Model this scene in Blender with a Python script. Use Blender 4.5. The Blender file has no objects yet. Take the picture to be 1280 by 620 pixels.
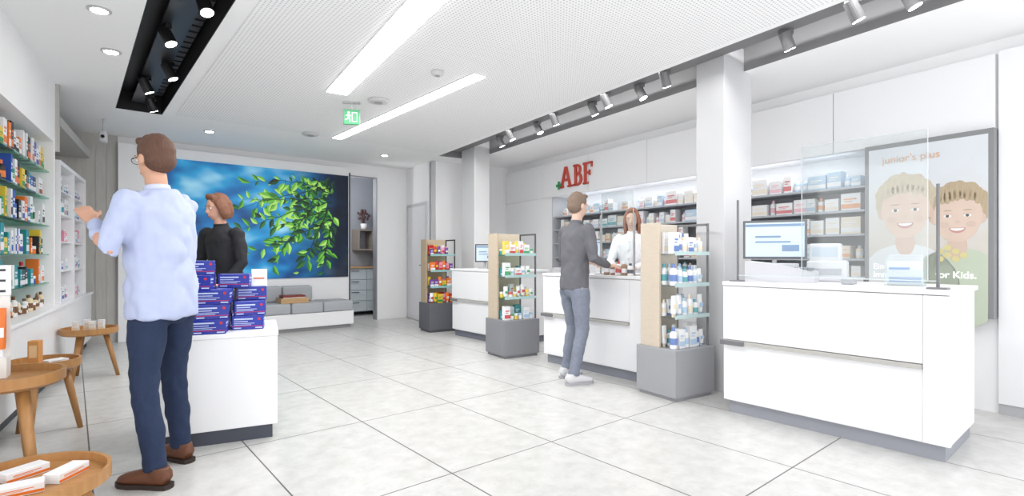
import bpy, bmesh, math, random
from mathutils import Vector, Matrix, noise
random.seed(7)
PI=math.pi; R=math.radians
sc=bpy.context.scene; col=sc.collection
AA=R(40.0); RR=R(32.5)
ANG={'A':AA,'R':RR}
FPX=655.0; CH=1.2; HZ=319.0
def W(fr,x,y,z=0.0):
    a=ANG[fr]; return Vector((x*math.cos(a)-y*math.sin(a), x*math.sin(a)+y*math.cos(a), z))
# ------------------------------------------------------------ materials
def lin(c):
    o=[]
    for v in c[:3]:
        v=v/255.0
        o.append(v/12.92 if v<=0.04045 else ((v+0.055)/1.055)**2.4)
    return (o[0],o[1],o[2],1.0)
def haze_over(c,a): return tuple(c[i]*(1-a)+242*a for i in range(3))  # blends a colour toward white to paint a veil of haze into it
MC={}
def mat(rgb,rough=.5,metal=0,emit=0,var=.03,scale=6.0,bump=0,stretch=None,name=None,var2=None):
    key=(tuple(int(x) for x in rgb),rough,metal,emit,var,scale,bump,str(stretch),str(var2))
    if key in MC: return MC[key]
    m=bpy.data.materials.new(name or 'mat_%d_%d_%d'%key[0]); m.use_nodes=True
    nt=m.node_tree; b=nt.nodes['Principled BSDF']; L=nt.links
    c=lin(rgb)
    tc=nt.nodes.new('ShaderNodeTexCoord'); nz=nt.nodes.new('ShaderNodeTexNoise')
    mp=nt.nodes.new('ShaderNodeMapping'); L.new(tc.outputs['Object'],mp.inputs[0]); L.new(mp.outputs[0],nz.inputs[0])
    if stretch: mp.inputs['Scale'].default_value=stretch
    nz.inputs['Scale'].default_value=scale; nz.inputs['Detail'].default_value=3
    mx=nt.nodes.new('ShaderNodeMix'); mx.data_type='RGBA'
    d=lin(var2) if var2 else tuple(min(1,max(0,x*(1-var*2))) for x in c[:3])+(1,)
    mx.inputs[6].default_value=c; mx.inputs[7].default_value=d
    L.new(nz.outputs[0],mx.inputs[0]); L.new(mx.outputs[2],b.inputs['Base Color'])
    b.inputs['Roughness'].default_value=rough; b.inputs['Metallic'].default_value=metal
    if emit:
        b.inputs['Emission Strength'].default_value=emit; L.new(mx.outputs[2],b.inputs['Emission Color'])
    if bump:
        bp=nt.nodes.new('ShaderNodeBump'); bp.inputs['Strength'].default_value=bump; bp.inputs['Distance'].default_value=.01
        L.new(nz.outputs[0],bp.inputs['Height']); L.new(bp.outputs[0],b.inputs['Normal'])
    MC[key]=m; return m
def glass_mat(name,tint,fac):
    m=bpy.data.materials.new(name); m.use_nodes=True; nt=m.node_tree; nt.nodes.clear()
    o=nt.nodes.new('ShaderNodeOutputMaterial'); t=nt.nodes.new('ShaderNodeBsdfTransparent'); g=nt.nodes.new('ShaderNodeBsdfGlossy')
    t.inputs[0].default_value=tint; g.inputs[1].default_value=.05
    mx=nt.nodes.new('ShaderNodeMixShader'); mx.inputs[0].default_value=fac
    nt.links.new(t.outputs[0],mx.inputs[1]); nt.links.new(g.outputs[0],mx.inputs[2]); nt.links.new(mx.outputs[0],o.inputs[0]); return m
GLASS=glass_mat('clear_glass',(.96,.98,.98,1),.08)
SHELFGLASS=glass_mat('green_shelf_glass',(.62,.86,.78,1),.25)
WHITE=mat((243,243,245),.35,var=.01,name='white_laminate')
WALL=mat((246,246,247),.8,var=.01,name='white_wall_paint')
CEIL=mat((249,249,249),.9,var=.005,name='ceiling_paint')
BLACK=mat((12,12,13),.5,name='black_paint')
WOOD=mat((200,166,124),.45,var=.1,scale=5,stretch=(2,2,14),var2=(176,138,96),name='oak_wood')
ORWOOD=mat((196,148,94),.4,scale=4,stretch=(1.5,14,1.5),var2=(156,106,58),name='honey_wood')
GWOOD=mat((198,196,192),.6,scale=4,stretch=(10,10,1),var2=(176,173,168),name='grey_wood')
DARKBASE=mat((70,74,86),.5,name='dark_plinth')
# ------------------------------------------------------------ mesh builder
class MB:
    def __init__(s): s.bm=bmesh.new()
    def _add(s,t,m=0,M=None):
        for f in t.faces: f.material_index=m
        if M is not None: bmesh.ops.transform(t,matrix=M,verts=t.verts)
        me=bpy.data.meshes.new('t'); t.to_mesh(me); t.free(); s.bm.from_mesh(me); bpy.data.meshes.remove(me); return s
    def box(s,x0,x1,y0,y1,z0,z1,m=0,bev=0,M=None,seg=2):
        t=bmesh.new(); bmesh.ops.create_cube(t,size=1)
        for v in t.verts:
            v.co=Vector((x0+(v.co.x+.5)*(x1-x0),y0+(v.co.y+.5)*(y1-y0),z0+(v.co.z+.5)*(z1-z0)))
        if bev: bmesh.ops.bevel(t,geom=t.edges[:],offset=bev,segments=seg,affect='EDGES',profile=.5)
        return s._add(t,m,M)
    def cyl(s,a,b,r1,r2=None,n=16,m=0):
        a=Vector(a);b=Vector(b); r2=r1 if r2 is None else r2
        t=bmesh.new(); d=b-a
        bmesh.ops.create_cone(t,cap_ends=True,segments=n,radius1=r1,radius2=r2,depth=d.length)
        q=Vector((0,0,1)).rotation_difference(d.normalized()).to_matrix().to_4x4()
        return s._add(t,m,Matrix.Translation((a+b)/2)@q)
    def lathe(s,prof,n=24,m=0,M=None):
        t=bmesh.new(); rings=[]
        for r,z in prof:
            rings.append([t.verts.new((max(r,1e-4)*math.cos(2*PI*k/n),max(r,1e-4)*math.sin(2*PI*k/n),z)) for k in range(n)])
        for a,b in zip(rings,rings[1:]):
            for k in range(n): t.faces.new((a[k],a[(k+1)%n],b[(k+1)%n],b[k]))
        t.faces.new(rings[0][::-1]); t.faces.new(rings[-1])
        return s._add(t,m,M)
    def ball(s,c,r,m=0,M=None,n=16):
        t=bmesh.new(); bmesh.ops.create_uvsphere(t,u_segments=n,v_segments=n//2+2,radius=1)
        T=Matrix.Translation(Vector(c))@Matrix.Diagonal((r[0],r[1],r[2],1))
        if M is not None: T=M@T
        return s._add(t,m,T)
    def prism(s,pts,h0,h1,m=0,M=None):   # polygon in xy, extruded z h0..h1
        t=bmesh.new(); a=[t.verts.new((p[0],p[1],h0)) for p in pts]; b=[t.verts.new((p[0],p[1],h1)) for p in pts]
        n=len(pts); t.faces.new(a[::-1]); t.faces.new(b)
        for k in range(n): t.faces.new((a[k],a[(k+1)%n],b[(k+1)%n],b[k]))
        return s._add(t,m,M)
    def loft(s,pts,side=(1,0,0),n=16,m=0,M=None):
        t=bmesh.new(); rings=[]; P=[Vector(p[0]) for p in pts]; sd=Vector(side)
        for i,p in enumerate(pts):
            tg=(P[min(i+1,len(P)-1)]-P[max(i-1,0)]).normalized()
            sv=(sd-tg*sd.dot(tg))
            if sv.length<.05: sv=Vector((0,1,0))-tg*tg.y
            sv.normalize(); o=tg.cross(sv)
            rings.append([t.verts.new(P[i]+sv*p[1]*math.cos(2*PI*k/n)+o*p[2]*math.sin(2*PI*k/n)) for k in range(n)])
        for a,b in zip(rings,rings[1:]):
            for k in range(n): t.faces.new((a[k],a[(k+1)%n],b[(k+1)%n],b[k]))
        t.faces.new(rings[0][::-1]); t.faces.new(rings[-1])
        return s._add(t,m,M)
    def mesh(s,name='m'):
        bmesh.ops.recalc_face_normals(s.bm,faces=s.bm.faces[:])
        me=bpy.data.meshes.new(name); s.bm.to_mesh(me); s.bm.free(); return me
def obj(name,mb,mats,parent=None,smooth=False):
    me=mb.mesh(name) if isinstance(mb,MB) else mb
    if not isinstance(mats,(list,tuple)): mats=[mats]
    if len(me.materials): me.materials.clear()
    for m in mats: me.materials.append(m)
    if smooth:
        for p in me.polygons: p.use_smooth=True
    o=bpy.data.objects.new(name,me); col.objects.link(o); o.parent=parent; return o
def tag(o,label,cat,group=None,kind=None):
    if label: o['label']=label
    if cat: o['category']=cat
    if group: o['group']=group
    if kind: o['kind']=kind
    return o
def thing(name,label,cat,loc=(0,0,0),rotz=0,group=None):
    o=bpy.data.objects.new(name,None); col.objects.link(o); o.empty_display_size=.1
    o.location=loc; o.rotation_euler=(0,0,rotz); return tag(o,label,cat,group)
def struct(name,mb,m,fr=None):
    o=obj(name,mb,m); o['kind']='structure'
    if fr: o.rotation_euler=(0,0,ANG[fr])
    return o
def dup(root,loc,rotz,label,group=None):
    r=root.copy(); col.objects.link(r); r.location=loc; r.rotation_euler=(0,0,rotz); r['label']=label
    if group: r['group']=group
    for ch in list(root.children):
        c=ch.copy(); col.objects.link(c); c.parent=r
        for g in ch.children:
            d=g.copy(); col.objects.link(d); d.parent=c
    return r
def evalmesh(o):
    bpy.context.view_layer.update(); dg=bpy.context.evaluated_depsgraph_get()
    return bpy.data.meshes.new_from_object(o.evaluated_get(dg))
def text(body,size,m,parent,loc,rot=(PI/2,0,0),ext=.002,name='lettering',align='LEFT',bold=0):
    cu=bpy.data.curves.new('tx','FONT'); cu.body=body; cu.size=size; cu.extrude=ext; cu.align_x=align; cu.offset=bold
    t=bpy.data.objects.new('tx',cu); col.objects.link(t); me=evalmesh(t)
    bpy.data.objects.remove(t); o=obj(name,me,m,parent); o.location=loc; o.rotation_euler=rot; return o
ORDW=['first','second','third','fourth','fifth','sixth','seventh','eighth','ninth','tenth','eleventh','twelfth']
def ordn(i): return ORDW[i] if i<12 else '%dth'%(i+1)
# ------------------------------------------------------------ floor
def floor_mat():
    m=bpy.data.materials.new('large_stone_tiles'); m.use_nodes=True; nt=m.node_tree; L=nt.links; b=nt.nodes['Principled BSDF']
    tc=nt.nodes.new('ShaderNodeTexCoord'); sp=nt.nodes.new('ShaderNodeSeparateXYZ'); L.new(tc.outputs['Object'],sp.inputs[0])
    def math_(op,a,bv=None):
        n=nt.nodes.new('ShaderNodeMath'); n.operation=op
        if isinstance(a,(int,float)): n.inputs[0].default_value=a
        else: L.new(a,n.inputs[0])
        if bv is not None:
            if isinstance(bv,(int,float)): n.inputs[1].default_value=bv
            else: L.new(bv,n.inputs[1])
        return n.outputs[0]
    def line(o,off,per,w):
        f=math_('FRACT',math_('DIVIDE',math_('SUBTRACT',o,off),per))
        return math_('GREATER_THAN',math_('ABSOLUTE',math_('SUBTRACT',f,.5)),.5-w/per)
    g=math_('MAXIMUM',line(sp.outputs[0],.08-7.6,.76,.004),line(sp.outputs[1],2.42-11.7,1.17,.004))
    nz=nt.nodes.new('ShaderNodeTexNoise'); nz.inputs['Scale'].default_value=9; nz.inputs['Detail'].default_value=10; nz.inputs['Roughness'].default_value=.7; L.new(tc.outputs['Object'],nz.inputs[0])
    cr=nt.nodes.new('ShaderNodeValToRGB'); cr.color_ramp.elements[0].position=.32; cr.color_ramp.elements[0].color=lin((190,189,186)); cr.color_ramp.elements[1].position=.62; cr.color_ramp.elements[1].color=lin((209,208,206))
    L.new(nz.outputs[0],cr.inputs[0])
    mx=nt.nodes.new('ShaderNodeMix'); mx.data_type='RGBA'; L.new(g,mx.inputs[0]); L.new(cr.outputs[0],mx.inputs[6]); mx.inputs[7].default_value=lin((86,84,80))
    L.new(mx.outputs[2],b.inputs['Base Color']); b.inputs['Roughness'].default_value=.3
    return m
mb=MB(); mb.box(-4,8,-1,12,-.1,0); struct('floor',mb,floor_mat(),'A')
# ------------------------------------------------------------ ceiling with two recessed black channels
CZ=2.85
mb=MB(); mb.box(-3.5,7.5,-.6,11.5,CZ,CZ+.28); slab=obj('slab',mb,CEIL); slab.rotation_euler=(0,0,AA)
mb=MB(); mb.box(.37,.81,.5,7.36,CZ-.1,CZ+.22); c1=obj('c1',mb,CEIL); c1.rotation_euler=(0,0,AA)
mb=MB(); mb.box(3.65,4.29,.5,8.0,CZ-.1,CZ+.22); c2=obj('c2',mb,CEIL); c2.rotation_euler=(0,0,RR)
for c in (c1,c2):
    md=slab.modifiers.new('b','BOOLEAN'); md.operation='DIFFERENCE'; md.object=c; md.solver='EXACT'
me=evalmesh(slab)
for o in (slab,c1,c2): bpy.data.objects.remove(o)
o=struct('ceiling',me,CEIL,'A')
HAZED_CH=mat(haze_over((20,20,22),.55),.7,name='hazed_channel_paint')  # black channel paint with pale haze mixed into its colour
def lining(name,x0,x1,y0,y1,m,fr):
    mb=MB(); t=.006
    mb.box(x0,x0+t,y0,y1,CZ,CZ+.215); mb.box(x1-t,x1,y0,y1,CZ,CZ+.215); mb.box(x0,x1,y1-t,y1,CZ,CZ+.215); mb.box(x0,x1,y0,y1,CZ+.21,CZ+.219)
    struct(name,mb,m,fr)
lining('trim_1',.37,.81,.52,7.36,BLACK,'A'); lining('trim_2',3.65,4.29,.52,8.0,HAZED_CH,'R')
# perforated panel
def perf():
    m=bpy.data.materials.new('perforated_plaster'); m.use_nodes=True; nt=m.node_tree; L=nt.links; b=nt.nodes['Principled BSDF']
    tc=nt.nodes.new('ShaderNodeTexCoord')
    def vm(op,a,v=None):
        n=nt.nodes.new('ShaderNodeVectorMath'); n.operation=op; L.new(a,n.inputs[0])
        if v is not None: n.inputs[1].default_value=v
        return n
    a=vm('MULTIPLY',tc.outputs['Object'],(36,36,0)); a=vm('FRACTION',a.outputs[0]); a=vm('SUBTRACT',a.outputs[0],(.5,.5,0)); a=vm('LENGTH',a.outputs[0])
    n=nt.nodes.new('ShaderNodeMath'); n.operation='LESS_THAN'; n.inputs[1].default_value=.22; L.new(a.outputs['Value'],n.inputs[0])
    mx=nt.nodes.new('ShaderNodeMix'); mx.data_type='RGBA'; mx.inputs[6].default_value=lin((250,250,250)); mx.inputs[7].default_value=lin((196,196,197)); L.new(n.outputs[0],mx.inputs[0])
    L.new(mx.outputs[2],b.inputs['Base Color']); b.inputs['Roughness'].default_value=.9; return m
def RtoA(p_,q_):
    w=W('R',q_,p_); return (w.x*math.cos(AA)+w.y*math.sin(AA), -w.x*math.sin(AA)+w.y*math.cos(AA))
a=RtoA(1.4,3.58); c=RtoA(7.9,3.58)
mb=MB(); mb.prism([(.93,1.3),(a[0],a[1]),(c[0]-.03,7.25),(.93,7.25)],CZ-.006,CZ-.0005); struct('trim_3',mb,perf(),'A')
# ------------------------------------------------------------ strip lights
LIGHTM=mat((255,255,252),.5,emit=7,var=0,name='strip_light_glow'); ALU=mat((225,225,226),.4,name='light_trim')
def arealamp(nm,fr,x,y,z,sx,sy,e,tilt=0):
    l=bpy.data.lights.new(nm,'AREA'); l.shape='RECTANGLE'; l.size=sx; l.size_y=sy; l.energy=e; lo=bpy.data.objects.new(nm,l); col.objects.link(lo)
    lo.matrix_world=Matrix.Translation(W(fr,x,y,z))@Matrix.Rotation(ANG[fr],4,'Z')@Matrix.Rotation(tilt,4,'Y')
def strip(fr,x0,x1,y0,y1,label):
    t=thing('ceiling_light',label,'ceiling light',W(fr,(x0+x1)/2,(y0+y1)/2,CZ-.006),ANG[fr]); hx=(x1-x0)/2; hy=(y1-y0)/2
    mb=MB(); mb.box(-hx-.012,hx+.012,-hy-.012,hy+.012,-.008,0); obj('frame',mb,ALU,t)
    mb=MB(); mb.box(-hx,hx,-hy,hy,-.016,-.008); obj('diffuser',mb,LIGHTM,t)
    arealamp('strip_lamp',fr,(x0+x1)/2,(y0+y1)/2,CZ-.03,x1-x0,y1-y0,28)
strip('R',1.25,1.45,2.0,5.4,'wide glowing light strip in perforated ceiling, nearer the black track channel')
strip('A',2.78,2.9,3.85,7.2,'narrow glowing light strip in perforated ceiling beside the exit sign')
arealamp('added_channel_fill','R',3.75,1.9,CZ+.15,.04,1.8,8,-R(35)); arealamp('added_channel_fill','R',3.75,5.2,CZ+.15,.04,3.6,16,-R(35))  # unseen lamps added in the recess to brighten the right side
arealamp('added_alcove_fill','R',5.30,4.6,2.15,.03,4.4,7,-R(30))  # unseen lamp added under the wall cabinets to lift the alcove
# ------------------------------------------------------------ walls
mb=MB(); mb.box(.48,3.78,9.08,9.2,0,CZ); mb.box(4.33,5.2,9.08,9.2,0,CZ); mb.box(3.78,4.33,9.08,9.2,2.63,CZ); struct('wall_back',mb,WALL,'A')
mb=MB(); mb.box(-.3,.48,9.06,9.2,0,CZ)
for k in range(2): mb.box(.24+k*.12,.33+k*.12,9.052,9.06,0,2.7)
struct('wall_back_wood',mb,GWOOD,'A')
mb=MB(); mb.box(.48,3.76,8.98,9.08,0,2.75,bev=.004); struct('trim_4',mb,WHITE,'A')
# kitchen niche beyond the doorway
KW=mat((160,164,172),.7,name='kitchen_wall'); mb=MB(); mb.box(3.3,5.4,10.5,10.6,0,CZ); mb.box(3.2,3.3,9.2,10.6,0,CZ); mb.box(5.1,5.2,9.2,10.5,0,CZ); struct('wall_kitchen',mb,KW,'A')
kl=bpy.data.lights.new('added_kitchen_fill','POINT'); kl.energy=16; kl.shadow_soft_size=.12; ko=bpy.data.objects.new('added_kitchen_fill',kl); col.objects.link(ko); ko.location=W('A',3.6,9.5,2.3)  # unseen point light added to brighten the kitchen niche
mb=MB(); mb.box(3.765,3.78,8.97,9.2,0,2.66); struct('trim_5',mb,mat((70,70,74),.5),'A')
mb=MB(); mb.box(4.32,4.335,9.06,9.2,0,2.63); mb.box(3.78,4.33,9.06,9.2,2.62,2.635); struct('trim_8',mb,mat((150,152,158),.5),'A')
# left
mb=MB(); mb.box(-1.5,-1.4,3.0,9.4,0,CZ); mb.box(-1.4,-1.0,3.0,6.62,2.28,CZ); mb.box(-1.4,-1.0,6.55,6.62,.72,2.28); struct('wall_left',mb,WALL,'R')
mb=MB(); mb.box(-1.4,-1.37,6.62,9.0,.72,CZ); mb.box(-1.37,-.97,6.62,6.66,2.2,CZ); mb.box(-1.37,-1.0,6.66,8.95,2.5,2.6); struct('wall_left_wood',mb,GWOOD,'R')
# far right side
mb=MB(); mb.box(3.72,3.8,8.45,9.75,0,CZ); mb.box(3.72,5.4,8.45,8.55,0,CZ); struct('wall_far_side',mb,WALL,'R')
mb=MB(); mb.box(5.6,5.7,.4,8.5,0,CZ); mb.box(5.25,5.6,7.0,8.45,0,2.16); mb.box(5.25,5.6,.4,2.27,0,2.16); mb.box(5.3,5.6,.4,8.45,2.74,CZ); struct('wall_right',mb,WALL,'R')
ALC=mat((196,198,202),.6,name='alcove_back'); mb=MB(); mb.box(5.585,5.6,2.27,7.0,1.0,2.16); mb.box(5.25,5.585,2.27,2.285,1.0,2.16);mb.box(5.25,5.585,6.985,7.0,1.0,2.16); struct('trim_6',mb,ALC,'R')
# door far side (white)
mb=MB(); mb.box(3.70,3.72,8.65,9.5,.01,2.1,bev=.003); dd=struct('door_1',mb,mat((226,226,229),.4),'R')
mb=MB(); mb.box(3.69,3.72,8.6,8.65,0,2.15);mb.box(3.69,3.72,9.5,9.55,0,2.15);mb.box(3.69,3.72,8.65,9.5,2.1,2.15); struct('trim_7',mb,mat((200,200,204),.4),'R')
mb=MB(); mb.cyl((3.66,8.72,1.02),(3.66,8.84,1.02),.01); mb.cyl((3.66,8.73,1.02),(3.7,8.73,1.02),.01); obj('door_handle',mb,mat((120,120,124),.3,1),dd)
# columns
for i,(p0,p1,q0,q1) in enumerate(((2.85,3.14,4.0,4.4),(7.4,7.85,4.0,4.28))):
    mb=MB(); mb.box(q0,q1,p0,p1,0,CZ+.205,bev=.006); o=struct('wall_column' if i==0 else 'wall_column_far',mb,mat((212,212,214) if i==0 else (220,220,221),.8,var=.01),'R')
# ------------------------------------------------------------ cabinets right wall
def W_R(p,q,z=0): return W('R',q,p,z)
RW=RR-PI/2     # front faces the aisle from the right wall (local x = towards camera, y = into wall)
pp=8.4; i=0
posn=['furthest of the row above the lettering','next to the far end, beside the red lettering','above the middle dispensary shelves','above the shelves left of the near column','above the shelves right of the near column','above the portrait display']
while i<6:
    t=thing('wall_cabinet','flat white upper wall cabinet '+posn[i],'cabinet',W_R(pp,5.23,2.16),RW,'upper wall cabinets')
    mb=MB(); mb.box(.004,1.166,.02,.36,0,.575); obj('body',mb,WHITE,t)
    mb=MB(); mb.box(.003,1.167,0,.018,.003,.572,bev=.002); obj('door',mb,WHITE,t)
    pp-=1.17; i+=1
pp=6.98
for i in range(4):
    t=thing('base_cabinet','low white drawer cabinet below dispensary shelves, %s from the near end'%ORDW[3-i],'cabinet',W_R(pp,5.23,0),RW,'dispensary base cabinets')
    mb=MB(); mb.box(.004,1.17,.02,.36,0.08,1.0); obj('body',mb,WHITE,t)
    for k in range(3):
        mb=MB(); mb.box(.008,1.166,0,.018,.09+k*.3,.385+k*.3,bev=.002); obj('drawer',mb,WHITE,t)
    mb=MB(); mb.box(.02,1.15,.05,.3,0,.08); obj('plinth',mb,mat(haze_over((60,62,70),.6)),t)
    pp-=1.175
t=thing('tall_cabinet','tall flat white cabinet panel right of the portrait display','cabinet',W_R(1.364,5.225,0),RW)
mb=MB(); mb.box(0,.94,0,.022,.08,2.74,bev=.002); obj('door',mb,WHITE,t); mb=MB(); mb.box(0,.94,.01,.022,0,.08); obj('plinth',mb,mat(haze_over((60,62,70),.7)),t)
# dispensary shelves
ZS=[1.17,1.40,1.62,1.84]
for i,z in enumerate(ZS):
    mb=MB(); mb.box(5.27,5.58,2.3,6.97,z-.02,z); o=obj('shelf',mb,mat((186,190,198),.3)); o.rotation_euler=(0,0,RR); tag(o,'long %s grey shelf behind the counters'%['lowest','second','third','top'][i],'shelf','dispensary shelves')
# ------------------------------------------------------------ products
PM={}
def product(kind,w,d,h,c1,c2):
    key=(kind,round(w,2),round(d,2),round(h,2),c1,c2)
    if key in PM: return PM[key]
    mb=MB(); M1=mat(c1,.4,var=.02); M2=mat(c2,.4,var=.02)
    if kind=='carton':
        mb.box(-w/2,w/2,-d/2,d/2,0,h,bev=.0015,seg=1); mb.box(-w/2,w/2,-d/2-.0006,-d/2,h*.12,h*.38,m=1); mb.box(-w*.35,w*.3,-d/2-.0006,-d/2,h*.62,h*.7,m=1); mb.box(-w*.35,w*.1,-d/2-.0006,-d/2,h*.5,h*.55,m=1)
    elif kind=='bottle':
        r=min(w,d)/2; mb.lathe([(r*.9,0),(r,.004),(r,h*.68),(r*.85,h*.76),(r*.4,h*.82)],14); mb.lathe([(r*.45,h*.82),(r*.45,h*.99),(r*.38,h)],12,1); mb.lathe([(r*1.02,h*.2),(r*1.02,h*.5)],14,1)
    elif kind=='jar':
        r=min(w,d)/2; mb.lathe([(r*.92,0),(r,.004),(r,h*.66)],14); mb.lathe([(r*1.03,h*.66),(r*1.03,h*.96),(r*.95,h)],14,1)
    else:
        r=w/2; mb.lathe([(r*.5,0),(r*.5,h*.16)],12,1); mb.loft([((0,0,h*.16),r*.8,d*.4),((0,0,h*.3),r*.9,d*.4),((0,0,h*.7),r*.95,d*.25),((0,0,h),r,.002)],m=0,n=12); mb.box(-r*.6,r*.6,-d*.42,-d*.3,h*.4,h*.6,m=1)
    me=mb.mesh(kind); me.materials.append(M1); me.materials.append(M2); PM[key]=me; return me
CN={'white':(236,236,238),'blue':(40,80,170),'green':(40,150,80),'orange':(232,120,40),'red':(200,45,50),'yellow':(235,200,60),'pink':(230,150,170),'black':(35,35,40),'teal':(30,140,150),'cream':(232,214,182),'brown':(120,80,50),'purple':(110,70,150),'pale blue':(150,190,225)}
def fill(fr,rot,along,fixed,a0,a1,z,tail,group,combos,kinds,haze=0,hr=(.1,.18),gap=(.004,.03),wr=(.05,.11),depth=.06,rev=False,skip=.06,start=0):
    a=a0; i=start
    while True:
        k=random.choice(kinds); c1,c2=random.choice(combos)
        w=random.choice([wr[0],(wr[0]+wr[1])/2,wr[1]]); h=round(random.uniform(*hr)/.02)*.02
        if k in('bottle','tube','jar'): w=min(w,.06)
        if k=='jar': h=min(h,.07)
        if a+w>a1: break
        if random.random()<skip: a+=w; continue
        d=min(w,depth) if k!='carton' else depth
        me=product(k,w,d,h,tuple(int(x) for x in haze_over(CN[c1],haze)),tuple(int(x) for x in haze_over(CN[c2],haze)))
        o=bpy.data.objects.new(k,me); col.objects.link(o)
        x,y=(fixed,a+w/2) if along=='y' else (a+w/2,fixed)
        o.location=W(fr,x,y,z+.0005); o.rotation_euler=(0,0,rot)
        tag(o,'%s %s with %s print, %s on %s'%(c1,k,c2,ordn(i),tail),k,group)
        a+=w+random.uniform(*gap); i+=1
# left wall glass shelves (near alcove)
ZL=[.945,1.21,1.48,1.74,1.99]
for i,z in enumerate(ZL):
    mb=MB(); mb.box(-1.39,-1.03,3.6,6.54,z-.01,z,bev=.002,seg=1); o=obj('glass_shelf',mb,SHELFGLASS); o.rotation_euler=(0,0,RR); tag(o,'green edged glass shelf in left wall alcove, %s'%['lowest','second from the bottom','middle one','second from the top','topmost'][i],'shelf','glass shelves of the left wall alcove')
LR=RR+PI/2
LC=[('white','blue'),('white','green'),('black','white'),('orange','white'),('green','white'),('white','orange'),('blue','white'),('teal','white'),('white','red'),('white','white'),('black','orange'),('white','black'),('yellow','green')]
names=['lowest left glass shelf','second left glass shelf','middle left glass shelf','fourth left glass shelf','top left glass shelf']
for i,z in enumerate(ZL):
    fill('R',LR,'y',-1.1,4.5,6.5,z,names[i]+' from near end','products on the '+names[i],LC,['carton','carton','carton','bottle','jar'],hr=(.12,.22),wr=(.04,.09),depth=.09,gap=(.002,.01),skip=.02)
fill('R',LR,'y',-1.08,4.9,6.5,.72,'left ledge from near end','products on the left wall ledge',[('brown','white'),('cream','brown'),('white','brown'),('orange','white')],['jar','tube','bottle'],hr=(.08,.16),gap=(.01,.04))
# lower cabinet run on the left wall
for i in range(6):
    y=3.1+.96*i
    t=thing('base_cabinet','low white base cabinet along the left wall, %s from the near end'%ORDW[i],'cabinet',W('R',-.97,y,0),LR,'left wall base cabinets')
    mb=MB(); mb.box(.002,.958,.02,.42,.1,.69); obj('body',mb,WHITE,t)
    mb=MB(); mb.box(.004,.956,0,.018,.105,.685,bev=.002); obj('door',mb,WHITE,t)
    mb=MB(); mb.box(0.003,.957,.05,.4,0,.1); obj('plinth',mb,mat((50,52,58),.5),t)
mb=MB(); mb.box(-1.395,-.95,3.1,8.86,.69,.719,bev=.003); o=obj('worktop',mb,WHITE); o.rotation_euler=(0,0,RR); tag(o,'long white ledge top over the left wall base cabinets','worktop')
# second white display unit further along the left wall
t=thing('display_cabinet','white open display cabinet further back on the left wall ledge','cabinet',W('R',-.98,6.75,.72),LR)
mb=MB(); mb.box(0,.03,0,.36,0,1.42); mb.box(1.67,1.7,0,.36,0,1.42); mb.box(0.03,1.67,0,.36,1.38,1.42); mb.box(.03,1.67,.34,.36,0,1.38); mb.box(.82,.85,0,.34,0,1.38); obj('body',mb,WHITE,t)
zz=[.32,.62,.9,1.14]
for z in zz:
    mb=MB(); mb.box(.03,.82,.02,.34,z-.012,z); mb.box(.85,1.67,.02,.34,z-.012,z); obj('shelf',mb,WHITE,t)
for j,z in enumerate([0]+zz):
    for a0,a1 in((6.79,7.55),(7.62,8.4)):
        fill('R',LR,'y',-1.06,a0,a1,.72+z,'%s shelf of %s white cabinet bay'%(['bottom','second','third','fourth','top'][j],'near' if a0<7 else 'far'),'products in the white display cabinet',[('white','pale blue'),('white','pink'),('white','teal'),('white','blue'),('pink','white')],['carton','bottle'],hr=(.1,.18),wr=(.08,.12),gap=(.02,.05))
mb=MB(); mb.cyl((0,0,0),(0,0,.5),.035); o=obj('ceiling_post',mb,mat((90,120,140),.3,.6),smooth=False); o.location=W('R',-1.15,6.95,2.141); o.scale.z=.7; tag(o,'short metal post between the white display cabinet and the ceiling','post')
t=thing('shelf_card','white standing card with black lines on the lowest left glass shelf','sign',W('R',-1.03,4.72,.946),LR)
mb=MB(); mb.box(-.1,.1,-.004,.0,0,.27); obj('card',mb,WHITE,t)
mb=MB(); [mb.box(-.08,.08-.03*(k%2),-.006,-.004,.22-k*.035,.238-k*.035) for k in range(5)]; obj('print',mb,BLACK,t)
# dispensary products
RC=[('white','pink'),('white','orange'),('cream','orange'),('white','pale blue'),('cream','white'),('white','red'),('pale blue','white'),('white','teal'),('white','cream')]
for i,z in enumerate([1.0]+ZS):
    nm=['cabinet top behind counters','lowest dispensary shelf','second dispensary shelf','third dispensary shelf','top dispensary shelf'][i]
    fill('R',RW,'y',5.36,2.35,6.9,z,nm+' from near end','products on the '+nm,RC,['carton','carton','carton','bottle'],haze=.45,hr=(.08,.12) if i==0 else (.1,.18),wr=(.08,.17),gap=(.004,.03),skip=.06,depth=.1)
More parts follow.
